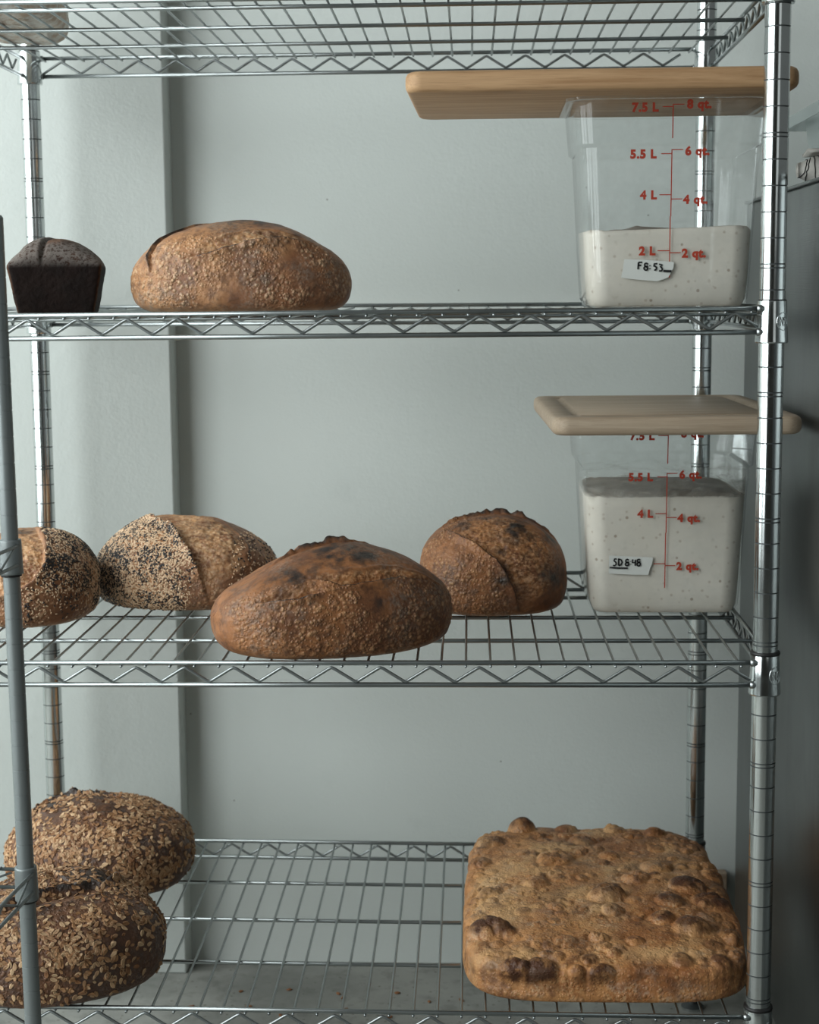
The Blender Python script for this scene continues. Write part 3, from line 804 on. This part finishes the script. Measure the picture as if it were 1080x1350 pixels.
zt2 = T2[2] + 8.87; zt3 = T3[2] + 8.87
board((-6.45, 3.0 + 5.75, zt2), math.radians(-.6), 8.0, 5.75, .86, .7, M_boardA, 'warm brown wooden board on the upper tub, reaching far out to the left', False)
board((-3.32, 4.1 + 7.35, zt3), math.radians(1.6), 5.3, 7.4, .78, .75, M_boardB, 'pale wooden board with a carved groove lying on the lower tub', True)

# ------------------------------------------------------------------ breads
PI = math.pi
golden = mk_crust('golden_blistered_crust', lin(180, 130, 88), lin(134, 88, 58), lin(88, 57, 40), lin(226, 192, 154), lin(198, 150, 104))
deep = mk_crust('deep_brown_crust', lin(154, 101, 60), lin(110, 67, 39), lin(70, 44, 30), lin(208, 162, 118), lin(166, 112, 66))
oaty = mk_crust('dark_oat_crust', lin(106, 70, 46), lin(84, 55, 38), lin(62, 42, 32), lin(140, 104, 78), lin(100, 66, 42), flour=lin(112, 106, 102))
focm = mk_crust('focaccia_crust', lin(190, 136, 84), lin(154, 98, 54), lin(114, 68, 38), lin(210, 168, 118), lin(176, 119, 68), char=lin(76, 43, 22), flour=lin(206, 190, 168))

def fm(lo, hi): return lambda X, phi: ss(phi, lo - .15, lo + .15) * (1 - ss(phi, hi - .15, hi + .15))
# upper shelf batard
loaf('bread_loaf', 'long golden blistered loaf lying alone on the upper shelf, smooth crust without seeds', 'bread', -21.65, 5.3, surf(2, -21.6, 5) + .0, 4.7, 2.9, 3.80, 0.02, 0, n=160, p=2.35, zc=.32,
     lumps=[(.3, .3, 2.4, 1.4, .12), (3.6, .2, 1.4, 2, -.28), (-3.9, .2, 1.2, 2, -.12)],
     scores=[dict(pts=[(-2.0, -3.1), (-1.2, -2.95), (.4, -2.6), (1.6, -2.25), (2.8, -2.0), (3.4, -1.9)], side=1, open=.75, ear=.15, depth=.08, farlip=.06, jag=.6),
             dict(pts=[(-3.6, -3.4), (-3.75, -2.3), (-3.3, -1.2), (-2.3, -.2), (-1.2, .35)], side=-1, open=.1, ear=.07, depth=.10, jag=.3)],
     chars=[(.3, -.4, 1.7, .75), (1.6, -2.1, .7, .6), (2.6, -1.3, .9, .5), (0, -1.2, .9, .4), (1.6, -4.0, 2.2, .32), (-.9, -4.2, 1.6, .25)], mat=golden, seed=3, blis=(.22, .035), blis_mask=fm(-2.1, -.72), flour=.55)
# middle batard
loaf('bread_loaf', 'large blistered loaf at the front centre of the middle shelf, nearest the edge', 'bread', -17.75, 3.0, surf(3, -18, 4) + .0, 5.15, 3.3, 4.1, .34, 0, n=160, p=2.3, zc=.40,
     lumps=[(.6, .2, 2.0, 1.4, .42), (-4.0, .2, 1.8, 2.4, -.45), (4.6, .5, 1.2, 2, -.15)],
     scores=[dict(pts=[(-3.6, -3.1), (-2.2, -3.2), (-1.2, -3.0)], side=1, open=.7, ear=.10, depth=.10, farlip=.05),
             dict(pts=[(-1.6, -2.2), (-.3, -2.7), (1.0, -2.65), (2.2, -2.45), (4.1, -2.5)], side=1, open=.65, ear=.09, depth=.10, farlip=.07),
             dict(pts=[(-2.6, .15), (-1.4, .25), (0, .25), (1.4, .25)], side=-1, open=.1, ear=.12, depth=.05, jag=1.6)],
     chars=[(-2.1, -1.8, 1.0, .85), (-.4, -.9, .9, 1.0), (.9, -1.0, .9, 1.0), (2.0, -.8, .8, .6), (.4, .2, 1.4, .7), (1.2, -3.6, .35, .7), (-1.0, -4.3, .4, .6), (2.2, -4.6, 2.4, .30), (-.6, -5.0, 1.6, .28)], mat=deep, seed=11, blis=(.22, .035), blis_mask=fm(-2.1, -.85), flour=.4)
# right boule
loaf('bread_loaf', 'round split loaf beside the tub on the middle shelf, with a scorched open crown', 'bread', -10.9, 12.1, surf(3, -11, 12) + .0, 3.45, 3.3, 4.32, .05, 0, n=150, p=2.4, zc=.36,
     lumps=[(.3, .0, 2.2, 1.6, .12), (-2.8, 0, 1.0, 2, .10)],
     scores=[dict(pts=[(-2.2, -1.1), (-1.5, -2.1), (-.75, -2.75), (0, -3.4), (.5, -4.2), (.86, -5.0), (1.0, -5.8)], side=1, open=3.0, ear=.12, depth=.09, farlip=.02, jag=.5, lipchar=.9),
             dict(pts=[(-2.2, .0), (-1.0, .25), (.4, .35), (1.6, .15), (2.7, -.6)], side=-1, open=.1, ear=.12, depth=.05, jag=1.9)],
     chars=[(.9, -1.6, 1.2, .9), (.2, -2.9, .35, .9), (.2, -4.2, .6, .9), (2.7, -4.2, .8, 1.0), (1.6, -2.9, .7, .6), (2.5, -1.5, .6, .8), (-1.5, -1.0, .5, .9), (0, -.4, 1.0, .5)], mat=deep, seed=17, blis=(.18, .035), blis_mask=lambda X, phi: ss(-X, -1.2, .2), flour=.35)
# seeded batard
o, dt = loaf('bread_loaf', 'domed loaf half coated in mixed black and white sesame seeds, middle shelf', 'bread', -25.85, 13.6, surf(3, -25, 13) + .0, 4.45, 3.6, 4.15, -.10, 0, n=140, p=2.2, zc=.36,
     lumps=[(-2.0, .2, 1.3, 1.0, .22), (3.2, 0, 1.6, 2, -.25)],
     scores=[dict(pts=[(-1.9, .3), (-1.2, -.6), (-.2, -1.45), (.9, -2.9), (1.5, -4.0), (1.8, -5.2)], side=1, open=2.9, ear=.15, depth=.10, farlip=.05, jag=.9, lipchar=.4)],
     chars=[(1.6, -1.0, .9, .45), (3.3, -1.6, .8, .5)], mat=golden, seed=23, blis=(.17, .04), blis_mask=lambda X, phi: ss(-phi, .9, 1.3), flour=.15)
def pm(d):
    s, al = poly_dist(d['X'], d['S'], [(-1.9, .3), (-1.2, -.6), (-.2, -1.45), (.9, -2.9), (1.5, -4.0), (1.2, -5.2)])
    m = (s < -.02) * (1 - .8 * ss(d['X'], .4, 1.0) * ss(-d['S'], 3.2, 4.0)) + .10 * (d['X'] > 2.9)
    return m * ss(d['q'][:, 2], -.75, -.3) + 1e-6
sp_ = seed_proto()
scatter('white_sesame_seeds', o, dt, 7000, pm, sp_, M_tan, .11, .15, 5, .01)
def pmb(d):
    return pm(d) * (.35 + 2.2 * ss(fbm(d['PP'], .5, 77, 3), -.15, .35) + 1.6 * ss(-d['X'], 1.8, 3.6) * ss(-d['phi'], .6, 1.3))
scatter('black_sesame_seeds', o, dt, 3300, pmb, sp_, M_blk, .11, .15, 6, .02)
# left seeded boule
o, dt = loaf('bread_loaf', 'round loaf behind the grey post with a seeded right rim and bare crown', 'bread', -32.35, 9.4, surf(3, -31, 10) + .0, 2.95, 3.4, 4.15, -.1, 0, n=130, p=2.3, zc=.36,
     lumps=[(0, .1, 2.0, 1.5, .1)],
     scores=[dict(pts=[(.0, .6), (1.25, -1.4), (1.55, -2.7), (1.2, -3.8), (.4, -4.4), (-1.0, -4.7), (-2.2, -4.6)], side=-1, open=3.4, ear=.07, depth=.10, farlip=.02, lipchar=.3)],
     chars=[(-.3, -.4, .9, .6), (1.6, -3.6, .5, .4)], mat=golden, seed=31, blis=(.2, .04), blis_mask=lambda X, phi: ss(-phi, 1.3, 1.5), flour=.2, flourspots=[(1.6, -3.2, .26, 1.0)])
def pl_(d):
    s, al = poly_dist(d['X'], d['S'], [(-.4, 1.6), (.0, .6), (1.25, -1.4), (1.55, -2.7), (1.2, -3.8), (.4, -4.4)])
    return ss(s, .0, .12) * ss(d['X'], .0, .9) * ss(d['q'][:, 2], -.6, -.1) * (1 - .75 * ss(-d['phi'], 1.25, 1.6)) + 1e-6
scatter('white_sesame_seeds', o, dt, 2300, pl_, sp_, M_tan, .11, .15, 7, .01)
scatter('black_sesame_seeds', o, dt, 1900, lambda d: pl_(d) * (.25 + 2 * ss(fbm(d['PP'], .7, 78, 3), -.05, .3)), sp_, M_blk, .11, .15, 8, .02)
# rear oat loaf
oat = oat_proto()
def po(d, k=1.0): return (ss(d['q'][:, 2], -.55, -.1)) * (.12 + ss(fbm(d['PP'], 1.3, 55, 3), -.45, .25)) * (1 - .8 * d['opn']) * (1 - .9 * d['lip']) * (1 - .93 * np.clip(d['char'], 0, 1)) + 1e-6
o, dt = loaf('oat_loaf', 'dark oat-crusted loaf at the back left of the bottom shelf, partly hidden', 'bread', -31.0, 15.3, surf(4, -30, 15) + .0, 4.75, 4.1, 4.15, .02, 0, n=130, p=2.3, zc=.42,
     lumps=[(-1.2, .2, 2, 1.4, .2), (3.6, .0, 1.5, 2.2, -.22), (-4.2, 0, 1.2, 2, -.15)],
     scores=[dict(pts=[(-3.6, -.2), (-2.8, .4), (-1.6, .7), (.3, .7), (1.4, .5)], side=-1, open=.1, ear=.14, depth=.12, jag=1.2),
             dict(pts=[(-.2, -1.5), (1, -1.3), (2.3, -.9)], side=1, open=.8, ear=.10, depth=.1),
             dict(pts=[(-2.9, -.2), (-2.4, -.9), (-1.7, -.5)], side=1, open=.5, ear=.05, depth=.05)],
     chars=[(-2.4, -.4, .6, .9), (1.2, -.9, .6, .8), (-.2, .4, 1.2, .7), (3, -3.5, 1.8, .35)], mat=oaty, seed=41, blis=(.22, .02), flour=.5)
scatter('oat_flakes', o, dt, 3600, po, oat, M_oat, .19, .34, 9, .005, True)
# front oat loaf
o, dt = loaf('oat_loaf', 'dark oat-crusted loaf at the front left corner of the bottom shelf', 'bread', -30.1, 3.1, surf(4, -30, 4) + .0, 4.7, 4.35, 4.2, .40, 0, n=140, p=2.3, zc=.42,
     lumps=[(1.5, .6, 1.6, 1.2, .30), (3.9, .3, 1.3, 2, -.15), (-4.0, 0, 1.6, 2, -.3)],
     scores=[dict(pts=[(-3.2, -1.2), (-1.6, -.9), (0, -.7), (1.6, -.6), (2.3, -.9)], side=-1, open=.9, ear=.16, depth=.14, farlip=.05),
             dict(pts=[(2.9, 1.0), (2.5, .3), (2.1, -.2)], side=-1, open=.7, ear=.14, depth=.1),
             dict(pts=[(.1, 1.2), (.3, .3), (.6, -.4)], side=-1, open=.6, ear=.1, depth=.1)],
     chars=[(1.5, .0, 1.1, 1.0), (-1.2, -1.3, 1.0, .9), (2.6, -.6, .5, .8), (3, -3.8, 2.0, .3)], mat=oaty, seed=47, blis=(.22, .02), flour=.55, flourspots=[(3.6, -2.6, 1.4, .55)])
scatter('oat_flakes', o, dt, 3800, lambda d: po(d) * (1 - .8 * ss(d['X'], 1.8, 3.2) * ss(-d['phi'], .85, 1.15)) * (1 - .6 * ss(-d['phi'], 1.25, 1.5)), oat, M_oat, .19, .34, 10, .005, True)

# tin loaf
def tin_loaf():
    n = 90; D, F = cube_sphere(n); P0 = D / np.abs(D).max(1)[:, None]
    cube = np.sign(P0) * np.abs(P0) ** 1.0
    p = 22; q = cube / (np.sum(np.abs(cube) ** p, 1) ** (1 / p))[:, None]
    h = (q[:, 2] + 1) / 2
    hw = 1.60 + .40 * h; hd = 3.4 + .3 * h
    X = q[:, 0] * hw; Y = q[:, 1] * hd; Z = h * 2.12
    topm = ss(h, .93, 1.0)
    dome = 1.12 * np.clip(1 - np.abs(q[:, 0]) ** 2.1, 0, 1) ** .85 * (1 - .75 * np.abs(q[:, 1]) ** 5)
    Z = Z + topm * dome
    P = np.stack([X, Y, Z], 1)
    N, _ = normals(P, F)
    edge = ss(np.abs(q[:, 0]), .93, 1) * ss(np.abs(q[:, 1]), .90, 1)
    d = .03 * fbm(P + 3, .7, 5, 3) + .018 * fbm(P, .15, 7, 3) + edge * .06 * np.abs(fbm(P, .14, 8, 2)) - topm * .0
    s, al = poly_dist(X, Y, [(-.5, -3.6), (-.35, -2.0), (-.1, 0), (.1, 3)])
    d = d - topm * .12 * np.exp(-(s / .10) ** 2) + topm * .10 * ss(s, .02, .15) * (1 - ss(s, .6, 1.2)) + topm * .03 * fbm(P, .3, 12, 4)
    P = P + N * d[:, None]; P[:, 2] = np.maximum(P[:, 2], 0)
    opn = .8 * topm * ss(-s, -.05, .1) * (1 - ss(-s, .9, 1.5)) * ss(Y, -3.2, -2.4)
    me = make_quads('tin_loaf', P, F, dict(top=topm, opn=opn, edge=np.maximum(edge * .8, ss(h, .04, 0) * .6)))
    t = NT('dark_rye_crust'); n1 = t.noise(60, 5, .65); n2 = t.noise(300, 4, .6); n3 = t.noise(14, 3)
    c = t.mix(t.step(n1, .35, .7), lin(33, 23, 20), lin(25, 18, 16))
    tp = t.mix(t.step(n1, .4, .6), lin(74, 54, 44), lin(60, 44, 38))
    tp = t.mix(t.math('MULTIPLY', t.step(n2, .36, .52), .8), tp, lin(128, 120, 114))
    tp = t.mix(t.attr('opn'), tp, t.mix(t.step(n1, .42, .6), lin(112, 76, 54), lin(72, 50, 38)))
    c = t.mix(t.attr('top'), c, tp)
    c = t.mix(t.math('MULTIPLY', t.attr('edge'), t.step(n1, .4, .55)), c, lin(120, 78, 48))
    t.col(c); t.set(.75, 0, .15); t.bump(t.math('ADD', n1, n2), .5, .0015)
    o = link('tin_loaf', me, t.m); o.location = W((-29.95, 6.8, surf(2, -29, 6))); o.rotation_euler = (0, 0, .20)
    tag(o, 'small dark brown tin loaf with a flour-dusted top on the upper shelf', 'bread')
tin_loaf()

# focaccia slab
def focaccia():
    n = 150; D, F = cube_sphere(n); p = 5.0
    q = D / (np.sum(np.abs(D) ** p, 1) ** (1 / p))[:, None]
    hx, hy, H = 6.2, 8.6, 2.5
    X = q[:, 0] * hx; Y = q[:, 1] * hy
    q2 = D / (np.sum(np.abs(D) ** 3.2, 1) ** (1 / 3.2))[:, None]
    t = np.clip(-q2[:, 2], 0, 1)
    Z = np.where(q2[:, 2] > 0, .75 + (H - .75) * np.clip(q2[:, 2], 0, 1) ** .8, .75 * (1 - t) ** 1.6)
    cx, cy = -6.08, 9.3
    Z = Z * (1 + .13 * Y / hy)
    X = X * (1 - .035 * Y / hy)                                    # a little narrower at the back
    P = np.stack([X, Y, Z], 1); N, _ = normals(P, F)
    up = ss(q[:, 2], -.2, .25)
    d = .18 * fbm(P + 5, 2.8, 3, 2) + .07 * fbm(P, 1.0, 6, 2) + .015 * fbm(P, .3, 9, 2)
    char = np.zeros(len(P)); bl = np.zeros(len(P))
    B = [(-9.3, 17.0, .75, .75, 1.0), (-5.75, 7.4, .85, .55, .9), (-11.2, 4.4, .95, .5, 1.0), (-10.5, 4.0, .5, .3, .8), (-7.8, 12, .95, .25, .35), (-6.4, 14.9, .7, .25, .6),
         (-1.9, 8.9, .85, .35, 1.3), (-.9, 7.2, .9, .30, 1.3), (-3.5, 5.2, .6, .25, 1.0), (-2.2, 4.4, .9, .4, .9), (-10.3, .9, .7, .28, 1.1), (-9.1, .85, .75, .28, 1.15), (-6.5, .5, .65, .25, 1.0),
         (-7.9, 2.9, .5, .2, .7), (-8.8, 1.9, .3, .15, .8), (-11.1, 8.2, .6, .22, .6), (-5.9, 1.9, .35, .18, .8), (-3.1, 1.5, .5, .2, .8), (-11.4, .6, .4, .2, .8), (-5.6, 5.9, .5, .25, .6),
         (-1.4, 1.6, .5, .2, .9), (-4.2, 9.6, .7, .22, .5), (-3.0, 11.2, .8, .22, .6), (-8.9, 8.9, .6, .2, .3), (-7.0, 17.0, .6, .3, .6), (-4.6, 16.9, .6, .25, .6), (-2.6, 16.3, .6, .25, .5), (-11.6, 12.4, .6, .25, .8),
         (-11.0, 15.0, .7, .2, .6), (-4.9, 3.0, .4, .2, .4), (-6.4, 3.2, .45, .2, .4), (-.6, 4.0, .6, .2, .8), (-.4, 10.8, .6, .2, .8), (-5.2, 12.6, .5, .2, .5), (-2.9, 7.0, .7, .22, .9), (-7.5, .7, .35, .2, .5)]
    rng = random.Random(4)
    for i in range(230): B.append((rng.uniform(-12, 0), rng.uniform(1, 17.3), rng.uniform(.12, .42), rng.uniform(.03, .09), rng.uniform(.1, .8)))
    fbmR = fbm(P, .9, 61, 3); patch = ss(fbm(P, .9, 63, 4), -.05, .35)
    for (bx, by, r, h, c_) in B:
        rr = np.hypot((X + cx - bx), (Y + cy - by) * 1.0) / r
        rr = rr * (1 + .30 * fbmR); k = np.sqrt(np.clip(1 - rr ** 2, 0, 1)); d = d + .85 * h * np.clip(k, 0, 1) ** 1.4 * ss(q[:, 2], .1, .6) - .05 * np.exp(-((rr - 1.12) / .18) ** 2)
        char = np.maximum(char, 1.25 * c_ * ss(k, .0, .9) * ss(q[:, 2], -.1, .4) * (.8 + .4 * fbm(P, .5, 13, 2))); bl = np.maximum(bl, .0 * k)
    w, r_ = worley(P, .5, 21); d = d - .05 * np.exp(-(w / .25) ** 2)
    rim = ss(np.maximum(np.abs(q[:, 0]), np.abs(q[:, 1])), .86, .98)
    right = ss(X, 2.0, 6.0)
    char = np.maximum(char * .85, right * .75 * ss(fbm(P, 1.6, 31, 3), -.3, .4)); char = np.maximum(char, rim * .30 * ss(fbm(P, 1.0, 33, 3), -.2, .5))
    char = np.maximum(char * (.75 + .35 * fbm(P, .35, 65, 3)), .40 * patch)
    pale = .85 * ss(fbm(P, 2.0, 35, 3), -.35, .3) * (1 - rim) * (1 - right * .8)
    op = .8 * ss(fbm(P, 1.1, 37, 4), -.1, .3)
    P = P + N * (d * up)[:, None]; P[:, 2] = np.maximum(P[:, 2], 0)
    me = make_quads('focaccia', P, F, dict(blister=bl, open=op, char=char, flour=.5 * ss(fbm(P, .8, 39, 3), -.1, .5) * (1 - char), pale=pale, zone=.5 * np.ones(len(P))))
    o = link('focaccia', me, focm); o.location = W((cx, cy, surf(4, -6, 9) + .0)); o.rotation_euler = (0, 0, .01)
    tag(o, 'wide rectangular golden focaccia slab with scorched bubbles on the bottom shelf', 'bread')
focaccia()

# ------------------------------------------------------------------ right side: fridge and what stands on it
fr = empty('fridge', (17, 9, ZF), 'stainless steel fridge cabinet standing right of the rack', 'fridge')
def FL(x0, x1, y0, y1, z0, z1): return (x0 - 17, x1 - 17, y0 - 9, y1 - 9, z0 - ZF, z1 - ZF)
m = MB(); m.box(*FL(2.55, 32, -8, 23.6, ZF + 4, -1.55)); b = m.obj('cabinet_body', M_steel, fr); bevel(b, .12, 2)
m = MB(); m.box(*FL(2.45, 32.1, -8.1, 23.7, -1.55, -1.40)); b = m.obj('top_panel', M_steel, fr); bevel(b, .05, 2)
for (x_, y_) in ((4, -6), (4, 21), (30, -6), (30, 21)):
    m = MB(); m.lathe([(.7, 0), (.7, .3), (.45, .5), (.45, 4.2)], 16, (x_ - 17, y_ - 9)); m.obj('leg', M_black, fr)
m = MB(); m.box(*FL(3, 31.5, -9.5, -8.1, ZF + 5, -2)); b = m.obj('door', M_steel, fr); bevel(b, .15, 2)

# folded striped cloth
def cloth():
    t = empty('folded_cloth', (6.2, 9.5, -1.40), 'rolled white cloth with thin black stripes lying on the fridge top', 'cloth')
    ny, nt = 50, 28; V = []; F = []
    for i in range(ny):
        u = i / (ny - 1); x = -3.6 + 7 * u
        sw = 1 - .5 * (1 - min(1, u * 6)) ** 2
        for j in range(nt):
            th = 2 * math.pi * j / nt; r = .62 * sw * (1 + .06 * math.sin(7 * u * 6 + th * 2))
            V.append((x, r * 1.5 * math.cos(th) - .4 * u, .62 + r * math.sin(th) - .15 * u * 0))
    for i in range(ny - 1):
        for j in range(nt): F.append((i * nt + j, i * nt + (j + 1) % nt, (i + 1) * nt + (j + 1) % nt, (i + 1) * nt + j))
    F.append(tuple(range(nt))); F.append(tuple((ny - 1) * nt + k for k in range(nt))[::-1])
    link('roll', mesh_np('roll', V, F), M_cloth, t)
    m = MB(); x = -3.4; rng = random.Random(2); k = 0
    while x < 3.0:
        pts = []
        u = (x + 3.6) / 7; 
        for j in range(nt + 1):
            th = 2 * math.pi * j / nt; jx = x + .16 * math.sin(th * 1.0 + k) + rng.uniform(-.03, .03)
            uu = max(0, (jx + 3.6) / 7); sw = 1 - .5 * (1 - min(1, uu * 6)) ** 2; r = .62 * sw * (1 + .06 * math.sin(7 * uu * 6 + th * 2)) + .008
            pts.append((jx, r * 1.5 * math.cos(th) - .4 * uu, .62 + r * math.sin(th)))
        m.tube(pts, .022, 5); x += .27 + rng.uniform(-.05, .06); k += 1
    m.obj('stripes', M_stripe, t)
    m = MB(); V = []; F = []; nx = 24
    for lay in (0, .14):
        for i in range(nx):
            u = i / (nx - 1)
            for j in range(6):
                v = j / 5; V.append((-3.2 + 6.6 * u, -.7 + 1.8 * v, 1.22 + .10 * math.sin(u * 9) * (1 - u) + .08 * math.sin(v * 5 + u * 6) + lay + .12 * math.exp(-u * 9)))
    k = nx * 6
    for i in range(nx - 1):
        for j in range(5):
            a = i * 6 + j; F.append((a, a + 1, a + 7, a + 6)); b = a + k; F.append((b, b + 6, b + 7, b + 1))
    for i in range(nx - 1): a = i * 6; F.append((a, a + 6, a + 6 + k, a + k)); a += 5; F.append((a, a + k, a + 6 + k, a + 6))
    for j in range(5): a = j; F.append((a, a + k, a + 1 + k, a + 1)); a += (nx - 1) * 6; F.append((a, a + 1, a + 1 + k, a + k))
    link('loose_fold', mesh_np('loose_fold', V, F), M_cloth, t)
cloth()
def bin_():
    m = MB(); out = [rrect(4.6, 4.0, .6, 0), rrect(4.8, 4.2, .7, 1.0), rrect(5.2, 4.6, .8, 3.6), rrect(5.25, 4.65, .8, 3.75), rrect(5.9, 5.3, .9, 3.8), rrect(6.0, 5.4, .9, 3.3), rrect(6.06, 5.46, .9, 3.3), rrect(5.98, 5.38, .9, 3.9), rrect(5.15, 4.55, .8, 3.9), rrect(4.7, 4.1, .6, 1.0), rrect(4.5, 3.9, .5, .1)]
    loft(m, out); o = m.obj('plastic_bin', M_frost, None, True, (9.9, 15.5, -1.38)); autosmooth(o, 50)
    tag(o, 'translucent plastic bin with a wide rim on top of the fridge', 'container')
bin_()

# paper bag on the top shelf
def bag():
    n = 44; D, F = cube_sphere(n); q = D / (np.sum(np.abs(D) ** 3.4, 1) ** (1 / 3.4))[:, None]
    P = np.stack([q[:, 0] * 2.3, q[:, 1] * 5.2, .0 + (q[:, 2] + 1) * 1.6], 1)
    N, _ = normals(P, F); P = P + N * (.25 * fbm(P, 1.8, 3, 4) + .06 * np.abs(fbm(P, .5, 8, 3)))[:, None]
    P[:, 2] = np.maximum(P[:, 2], 0)
    o = link('paper_bag', make_quads('paper_bag', P, F), M_bag); o.location = W((-33.2, 13.2, surf(1, -32, 14))); o.rotation_euler = (0, 0, .15)
    tag(o, 'crumpled brownish bag resting on the top shelf, seen from below', 'bag')
bag()

# plywood offcut by the wall, crumbs on the floor
m = MB(); m.box(-1.9, 1.9, -.4, .4, 0, 5.85); o = m.obj('plywood_offcut', M_block, None, True, (.6, 26.5, ZF)); bevel(o, .04, 2)
tag(o, 'small pale plywood offcut leaning at the wall corner behind the focaccia', 'board')
rng = random.Random(9)
D0, F0 = cube_sphere(4)
for k, (x_, y_) in enumerate([(-25.0, 22.6), (-24.3, 20.6), (-22.3, 22.9), (-19.5, 22.4), (-19.2, 21.9), (-18.9, 20.4), (-16.2, 22.6), (-17.8, 17), (-24.8, 17.8), (-16.5, 19.4), (-14.4, 21.5), (-22.4, 19.5), (-12.6, 21.7), (-19.1, 13.5), (-27.5, 20.5), (-13.4, 18.2), (-21, 15.5)]):
    P = D0 * np.array([rng.uniform(.12, .2), rng.uniform(.08, .13), .06]); P[:, 2] += .05
    P = P * (1 + .35 * vnoise(P * 9 + k * 3.1, .7, k))[:, None]
    o = link('crumb', make_quads('crumb', P, F0), M_crumb); o.location = W((x_, y_, ZF)); o.rotation_euler = (0, 0, rng.uniform(0, 6))
    tag(o, 'toasted crumb lying on the concrete floor under the rack', 'crumb', 'bread crumbs scattered on the floor')
